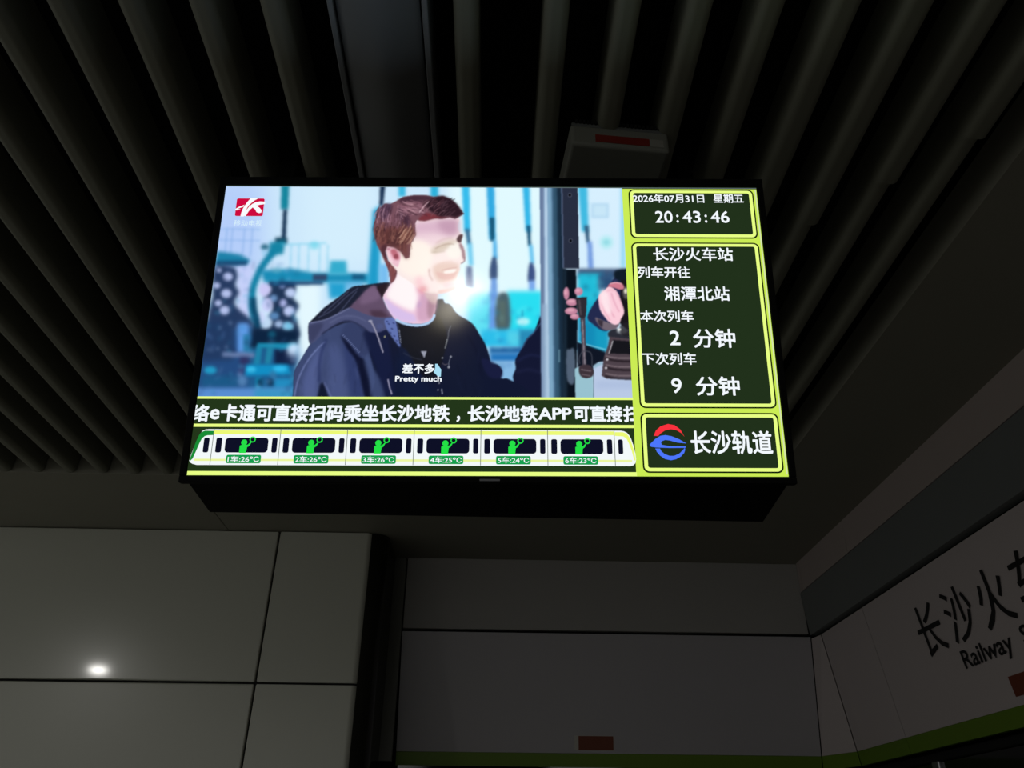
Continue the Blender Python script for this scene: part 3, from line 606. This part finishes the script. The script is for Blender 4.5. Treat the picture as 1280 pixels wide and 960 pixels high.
ell(528, 362, 6, 5, (228, 142, 154), 3, .85); ell(524, 352, 5, 7, (250, 196, 206), 3, .7); poly([(530, 366), (538, 366.5), (548, 368), (545, 380), (536, 376)], (214, 190, 186), 1.8, .8)
line([(546, 332), (556, 328), (566, 327)], 1, (226, 190, 180), 1, .5); line([(544, 311), (551, 307.5), (560, 305), (568, 305.5)], .9, (150, 120, 110), .7, .55); line([(545, 304), (555, 299), (566, 297.5)], 1.6, (196, 164, 160), 1.2, .5)
# fine grain of the weave on the jacket
for i in range(120):
    x, y = RB.uniform(372, 610), RB.uniform(410, 494)
    if x > 500 and y < 430: continue
    line([(x, y), (x+RB.uniform(-5, 5), y+RB.uniform(6, 16))], RB.uniform(.8, 2), RB.choice([(96, 108, 152), (12, 16, 34), (60, 70, 108)] if x < 450 else [(34, 42, 74), (8, 10, 22)]), 1.1, RB.uniform(.08, .22))
# ear
poly([(482.5, 309), (487, 307.5), (493, 309), (499, 314), (501, 322), (499, 329), (497, 334), (492, 331), (487, 325), (483.5, 317)], (240, 194, 208), .6)
poly([(488, 313), (494, 312), (498, 318), (499, 324), (495, 325), (491, 321)], (190, 104, 120), 1.1, .95); ell(495, 320.5, 2.6, 3, (146, 70, 84), .8, .9); line([(483.5, 310), (487, 308.5), (493, 310.5)], 1, (255, 224, 236), .5); line([(483.5, 312), (486, 320), (491, 328)], 1.4, (252, 222, 230), .6); ell(486, 311.5, 2, 1.4, (190, 130, 150), .6, .8)
# hair
hair = [(496, 251), (504, 246), (519, 243.8), (534, 244.2), (543, 246.2), (554, 244.9), (564, 249.2), (570.5, 254.7), (576, 262), (580, 267.3), (576, 270), (569, 274), (562, 272), (553, 274), (543, 273.5), (531, 276.5), (521, 275.5), (519, 280), (520, 294), (513.5, 305), (512, 322), (507, 323.6), (501, 315), (493, 309.5), (484, 308), (481.5, 314), (485, 325), (492, 335), (496.5, 339), (494, 349), (488, 356), (487, 342), (484, 334), (478.6, 320), (471, 306), (467, 290), (467.5, 279), (472, 263), (481, 254.5), (488, 255)]
poly(hair, (120, 80, 92), .5, sm=False)
poly([(472, 286), (492, 284), (516, 286), (518, 294), (511, 305), (511, 321), (506, 322), (500, 314), (484, 306), (480, 316), (474, 308), (468, 294)], (112, 64, 60), 2.4, .85)
poly([(480, 320), (484, 326), (494, 337), (494, 348), (489, 353), (488, 342), (478, 320)], (128, 70, 70), 1, .8); poly([(479, 306), (484, 306), (482, 314), (484, 324), (480, 322), (476, 312)], (74, 40, 50), 1.2, .8)
poly([(484, 290), (500, 290), (502, 305), (494, 308), (485, 305)], (78, 46, 48), 2.2, .8)
poly([(536, 250), (545, 246), (554, 245), (564, 249.5), (571, 255), (576, 262), (578, 267), (570, 272), (560, 270), (550, 272), (544, 268), (538, 264), (533, 258)], (42, 24, 34), 1.3, .95)
poly([(500, 249), (519, 244.5), (540, 246), (534, 250), (516, 251), (503, 254)], (62, 38, 54), 1, .8); poly([(474, 262), (483, 254.5), (490, 256), (488, 268), (478, 276)], (64, 48, 74), 1.6, .7); poly([(498, 258), (505, 262), (513, 276), (508, 284), (500, 272)], (58, 36, 54), 1.6, .75)
poly([(533, 266), (550, 271), (560, 272), (545, 273), (531, 276), (523, 275)], (120, 44, 52), 1.2, .8)
R2 = random.Random(9)
for i in range(230):      # locks on the back and side of the head, falling
    x = R2.uniform(470, 516); y = R2.uniform(256, 300); l_ = R2.uniform(6, 17); b_ = (x-494)*.07
    if y+l_ > 306 and x < 500: l_ = 5
    if x > 508 and y < 272: continue
    c = R2.choice([(190, 144, 164), (166, 118, 136), (58, 32, 44), (84, 50, 60), (204, 160, 178), (66, 38, 50), (120, 80, 94)]) if y < 276 else R2.choice([(142, 92, 82), (70, 38, 42), (160, 108, 96), (92, 52, 50), (56, 32, 36), (112, 68, 64)])
    line([(x, y), (x+b_-1.2+R2.uniform(-1, 1), y+l_*.5), (x+b_*1.2-1+R2.uniform(-1.5, 1.5), y+l_)], R2.uniform(.6, 1.4), c, .5, R2.uniform(.3, .7))
for i in range(110):      # swept back top
    x = R2.uniform(495, 524); y = R2.uniform(247, 267)-(x-495)*.05
    c = R2.choice([(184, 134, 150), (156, 106, 124), (68, 42, 56), (206, 160, 172), (92, 58, 70), (126, 84, 100)])
    if y < 250: c = (70, 44, 58)
    line([(x, y), (x+6, y+1+R2.uniform(0, 2)), (x+12, y+2+R2.uniform(0, 5))], R2.uniform(.7, 1.6), c, .55, R2.uniform(.3, .65))
for i in range(70):      # quiff
    x = R2.uniform(528, 562); y = R2.uniform(250, 268); c = R2.choice([(176, 130, 140), (96, 56, 66), (140, 92, 102), (30, 18, 26), (56, 32, 42), (46, 28, 36)])
    if x > 550: c = R2.choice([(30, 18, 26), (64, 40, 50), (100, 72, 84)])
    line([(x, y+4), (x+3, y), (x+8, y-3+R2.uniform(-1, 2))], R2.uniform(.6, 1.3), c, .45, R2.uniform(.3, .6))
for i in range(34):
    x = R2.uniform(497, 512); y = R2.uniform(284, 298); line([(x, y+8), (x+4, y+3), (x+8, y-4)], R2.uniform(.6, 1.2), R2.choice([(220, 176, 150), (186, 138, 118), (116, 68, 60), (90, 52, 50), (150, 106, 90)]), .45, .6)
for i in range(16):
    x = R2.uniform(486, 496); y = R2.uniform(328, 345); line([(x, y), (x-1, y+5)], .9, R2.choice([(90, 50, 56), (160, 100, 100), (120, 66, 70)]), .5, .6)
line([(536, 252), (530, 258), (524, 266)], 1.2, (226, 190, 200), .5, .8); line([(575, 267), (580.5, 267.6)], .8, (40, 24, 34), .3)
# big column and bracket
quad((675, 228), (701, 228), (702, 500), (677, 500), col=(100, 134, 176), blur=.6)
quad((675, 228), (680, 228), (681.5, 500), (677, 500), col=(104, 124, 158), blur=.9); quad((680.5, 228), (684.5, 228), (687, 500), (681.5, 500), col=(196, 220, 240), blur=1.4); quad((685, 228), (690, 228), (692.5, 500), (687, 500), col=(128, 172, 200), blur=1.6)
quad((690, 228), (703, 228), (704, 500), (693, 500), col=(50, 84, 108), blur=1.6); quad((696, 228), (706, 228), (708, 500), (700, 500), col=(24, 42, 60), blur=1.4)
quad((677, 380), (684, 380), (685, 500), (678, 500), col=(150, 178, 206), blur=1.4, al=.7)
quad((702, 228), (722, 228), (724, 336), (704, 336), col=(40, 46, 64), blur=.5); quad((701, 228), (703, 228), (705, 335), (703, 335), col=(92, 108, 140), blur=.6, al=.7); line([(704, 335.5), (723, 335.5)], 1.2, (110, 124, 140), .5, .7)
for x, y in ((712.3, 244), (713.3, 301)): ell(x, y, 2.4, 2.6, (90, 96, 116), .5); ell(x, y, 1.8, 2, (8, 10, 16), .4)
quad((704, 337), (720, 337), (722, 400), (720, 500), (706, 500), (704, 420), col=(10, 18, 28), blur=.7)
quad((704, 337), (708, 337), (709, 500), (704, 500), col=(28, 46, 62), blur=1.2, al=.8)
poly([(708, 440), (712, 437), (718, 438), (718, 478), (709, 475)], (82, 98, 118), 1); line([(699, 437), (699, 453)], 1.6, (100, 140, 160), .7, .8)
# levers, console, hands on the right
quad((721, 427), (757, 440), (760, 470), (722, 462), col=(16, 22, 36), blur=1); line([(723, 427), (738, 432), (757, 437)], 1.3, (120, 205, 226), .6)
poly([(790, 338), (776, 340), (765, 351), (753, 366), (742, 380), (734, 397), (742, 406), (752, 413), (762, 412), (770, 395), (790, 380)], (36, 42, 78), .7); line([(780, 345), (768, 352), (757, 366)], 1.4, (60, 74, 116), .9, .7)
poly([(770, 338), (792, 338), (792, 356), (776, 352), (768, 347)], (16, 28, 40), 1.2)
poly([(744, 397), (752, 400), (764, 404), (774, 404), (770, 411), (757, 413), (748, 406)], (112, 100, 112), .7); poly([(747, 399), (754, 401), (753, 410), (748, 405)], (52, 44, 56), .7, .9)
poly([(776, 350), (792, 350), (792, 420), (774, 404)], (26, 22, 28), .8); ell(783, 366, 4.5, 8, (96, 92, 92), 1.2); ell(782, 364, 2, 3.5, (232, 226, 206), .9)
poly([(748, 374), (749, 369), (754, 364), (761, 358), (766, 360), (772, 366), (776, 376), (780, 388), (779, 394), (776.5, 398), (774, 404), (768, 406), (761, 402), (755, 395), (750, 387)], (252, 206, 220), .6)
poly([(760, 358), (763, 354.5), (770, 353), (778, 355), (780, 361), (774, 362), (768, 360)], (208, 122, 142), .7); line([(762, 355), (770, 353.5), (777, 355)], 1, (244, 190, 200), .6)
for p in (((764, 366), (768, 378), (774, 390)), ((757, 372), (762, 386), (768, 397))): line(p, 1.2, (216, 142, 168), .9, .75)
for p in (((770, 366), (775, 376), (778, 386)), ((752, 380), (757, 392), (763, 401))): line(p, 1.1, (222, 150, 172), .8, .7)
line([(754, 367), (762, 363), (770, 364)], 1.3, (230, 160, 176), 1, .6)
poly([(750, 368), (758, 364), (762, 378), (764, 392), (756, 388)], (255, 232, 238), 1.6, .9)
quad((725.5, 396), (731.5, 396), (733, 460), (728, 460), col=(72, 66, 78), blur=.5); line([(728, 400), (729.5, 430), (731, 456)], 1.3, (158, 150, 160), .5, .8)
for x, y, rx, ry in ((708, 367, 3.6, 8), (723.3, 364.5, 5.2, 5.2), (715, 378, 7.5, 4.6), (714, 389, 8, 4.6), (718.5, 396, 6, 3.6)): ell(x, y, rx, ry, (196, 132, 158), .7); ell(x-1, y-1.4, rx*.6, ry*.45, (232, 172, 190), 1, .8)
poly([(719.5, 372), (733.8, 371.5), (732.5, 395), (730, 398), (724, 397), (721, 385)], (46, 42, 50), .6, sm=False); line([(724, 375), (726, 394)], 1.8, (104, 92, 100), .8, .7)
line([(725, 455), (724, 448), (728, 440), (737, 440), (740, 447), (740, 458)], 1, (80, 84, 96), .5, .8)
ell(775, 419, 15.5, 8, (42, 44, 54), .7, rot=.1); ell(778, 414, 7, 3, (200, 210, 214), 1.3, .85); ell(783, 412, 9, 9, (36, 34, 40), 1, .8); ell(774, 412, 2.5, 1.5, (235, 240, 240), .8)
poly([(762, 421), (790, 424), (793, 476), (758, 474), (751, 470), (753, 458), (755, 446), (760, 432)], (78, 66, 74), .6, sm=False)
poly([(766, 425), (792, 427), (792, 443), (762, 442)], (22, 22, 28), .7, sm=False); line([(766, 426), (763, 436), (761, 442)], 1.2, (216, 216, 222), .5, .8)
for y in (444, 455, 466): line([(756, y+4), (770, y+7), (792, y+8)], 2.6, (36, 28, 34), .8, .9); line([(757, y+1), (770, y+3.4), (792, y+4)], 1.4, (138, 122, 128), .7, .8)
for x, y in ((759, 449.5), (757.5, 460)): ell(x, y, 1.6, 1.4, (226, 220, 226), .6, .9)
poly([(718.5, 461), (725, 458), (730, 460), (741, 466), (742, 500), (719.5, 500)], (152, 194, 208), .6, sm=False); poly([(741.5, 458), (748, 453), (754, 452), (752, 470), (758, 474), (794, 476), (794, 500), (742, 500), (741.5, 470)], (186, 202, 230), .6, sm=False)
bx(744, 476, 795, 486, (168, 186, 220), 3, .6); line([(741.8, 462), (742, 498)], .9, (60, 80, 96), .3, .8); line([(742, 459), (749, 455), (753, 454)], 4, (140, 180, 200), .8, .8)
poly([(724, 458), (735, 456), (741, 461), (741, 470), (732, 473), (725, 469)], (62, 50, 58), .6); line([(726, 462), (739, 464)], 1.2, (136, 122, 130), .6, .8); line([(727, 468), (738, 470)], 1.2, (124, 110, 118), .6, .8)
# glow of the sun on the chin, over everything
def glow(cx, cy, rx, ry, col, amp):
    X, Y = np.meshgrid(np.arange(CW*QS)/QS+CX0, np.arange(CH*QS)/QS+CY0)
    g = amp*np.exp(-.5*(((X-cx)/rx)**2+((Y-cy)/ry)**2)); img[:] += g[..., None]*lin(col)
glow(582, 366, 15, 13, (255, 253, 244), .55); glow(552, 335, 24, 24, (255, 236, 214), .07); glow(560, 390, 14, 12, (236, 226, 196), .26); glow(545, 400, 34, 30, (220, 200, 170), .02)
img = np.clip(img, 0, 1.05)
# mask corners of the picture are simply the mesh outline: build the grid
def grid_picture(x0, x1, y0, y1, nx, ny, z):
    gx = np.linspace(x0, x1, nx+1); gy = np.linspace(y0, y1, ny+1)
    GX, GY = np.meshgrid(gx, gy); co = np.stack([GX.ravel(), GY.ravel(), np.full(GX.size, z)], 1)
    idx = np.arange((nx+1)*(ny+1)).reshape(ny+1, nx+1)
    q = np.stack([idx[:-1, :-1], idx[:-1, 1:], idx[1:, 1:], idx[1:, :-1]], -1).reshape(-1, 4)
    me = bpy.data.meshes.new('video_picture'); me.vertices.add(len(co)); me.vertices.foreach_set('co', co.astype(np.float32).ravel())
    me.loops.add(q.size); me.loops.foreach_set('vertex_index', q.astype(np.int32).ravel())
    me.polygons.add(len(q)); me.polygons.foreach_set('loop_start', np.arange(0, q.size, 4, dtype=np.int32)); me.polygons.foreach_set('loop_total', np.full(len(q), 4, dtype=np.int32))
    me.update(calc_edges=True)
    px, py = toPx(GX.ravel(), GY.ravel())
    fx = np.clip((px-CX0)*QS-.5, 0, CW*QS-1.001); fy = np.clip((py-CY0)*QS-.5, 0, CH*QS-1.001)
    ix = fx.astype(int); iy = fy.astype(int); tx = (fx-ix)[:, None]; ty = (fy-iy)[:, None]
    c = img[iy, ix]*(1-tx)*(1-ty)+img[iy, ix+1]*tx*(1-ty)+img[iy+1, ix]*(1-tx)*ty+img[iy+1, ix+1]*tx*ty
    at = me.color_attributes.new('picture', 'FLOAT_COLOR', 'POINT')
    at.data.foreach_set('color', np.concatenate([c, np.ones((len(c), 1))], 1).astype(np.float32).ravel())
    return me
me = grid_picture(0, vx1, row(496.6), -.0022, 700, 360, Z1)
pm = bpy.data.materials.new('video picture'); pm.use_nodes = True; nt = pm.node_tree; nt.nodes.clear()
at = nt.nodes.new('ShaderNodeAttribute'); at.attribute_name = 'picture'; e = nt.nodes.new('ShaderNodeEmission'); oo = nt.nodes.new('ShaderNodeOutputMaterial')
nt.links.new(at.outputs['Color'], e.inputs[0]); nt.links.new(e.outputs[0], oo.inputs[0])
vid = obj('video_picture', me, pm, root)
flat('top_edge_reflection', [rect(0, SW, -.0022, -.0004)], emit('painted edge reflection', (92, 104, 108)), Z1)  # reflection along the top edge, painted as a glowing grey line
word('差不多', (503, 454.6, 543.5, 467.4), bold=.03, z=Z3, name='subtitle_text')
poly_ = [S(*p) for p in ((544, 455), (547, 455), (549, 458.5), (551.5, 462), (551, 471), (547.5, 471), (544.5, 467.5), (542, 465.5), (544, 461))]
flat('subtitle_mark', [poly_], emit('pale cyan', (168, 222, 244)), Z2)
word('Pretty much', (494, 470.2, 552, 479.2), bold=.03, z=Z3, name='subtitle_text')
# broadcaster mark, top left
def lz(pts): return [S(285+x/21.33, 240+y/21.33) for x, y in pts]
cr = [(240, 175), (975, 180), (935, 655), (190, 640)]
p_ = [S(285+x/21.33, 240+y/21.33) for x, y in cr]
X0 = (p_[0][0]+p_[3][0])/2; X1 = (p_[1][0]+p_[2][0])/2; Y1 = (p_[0][1]+p_[1][1])/2; Y0 = (p_[2][1]+p_[3][1])/2
lgm = flat('channel_logo', [rrect(X0, X1, Y0, Y1, .003)], emit('channel red', (206, 8, 62)), Z2)
flat('logo_stroke', [lz([(612, 172), (815, 178), (710, 235), (640, 290), (560, 365), (515, 430), (480, 520), (425, 660), (335, 660), (365, 540), (415, 430), (500, 300)])], WH, Z3, lgm)
flat('logo_stroke', [lz([(470, 660), (560, 520), (620, 460), (680, 410), (760, 378), (860, 350), (990, 335), (1000, 272), (860, 262), (745, 285), (650, 335), (570, 400), (500, 490), (420, 640)])], WH, Z4, lgm)
flat('logo_stroke', [lz([(690, 385), (780, 390), (850, 435), (905, 500), (895, 560), (845, 578), (770, 555), (735, 480), (670, 430)])], WH, Z5, lgm)
flat('logo_stroke', [lz([(200, 470), (300, 410), (450, 355), (425, 405), (340, 435), (270, 462), (345, 482), (220, 505)])], WH, Z5, lgm)
word('移动电视', (292.4, 275.4, 328.2, 283.3), m=emit('logo caption', (214, 238, 252)), bold=.01, z=Z3, name='logo_caption', parent=lgm)

# ------------------------------------------------------------------ white device on the ceiling above the screen
dv = empty('ceiling_device', (.152, 1.232, 2.94), math.atan2(.018, .2215)); tag(dv, 'small white box with red label on the ceiling just above the display', 'device')
obj('casing', boxes((0, .222, 0, .19, 0, .061), bev=.008, seg=3), device_m, dv)
obj('label', boxes((.055, .176, -.0012, .004, .012, .034)), red_m, dv)
obj('label', boxes((.178, .208, -.001, .004, .012, .034)), mat('white sticker', (140, 138, 130), .5), dv)
obj('top_cap', boxes((.004, .218, .004, .186, .061, .072), bev=.002), mat('grey cap', (95, 97, 96), .5), dv)
bm = bmesh.new()
for i in range(22): box(bm, .012+i*.009, .0165+i*.009, .0, .012, .069, .078)
obj('cooling_rib', bm, black_m, dv)
obj('bracket', boxes((.08, .14, .06, .12, .072, .38)), casing_m, dv)
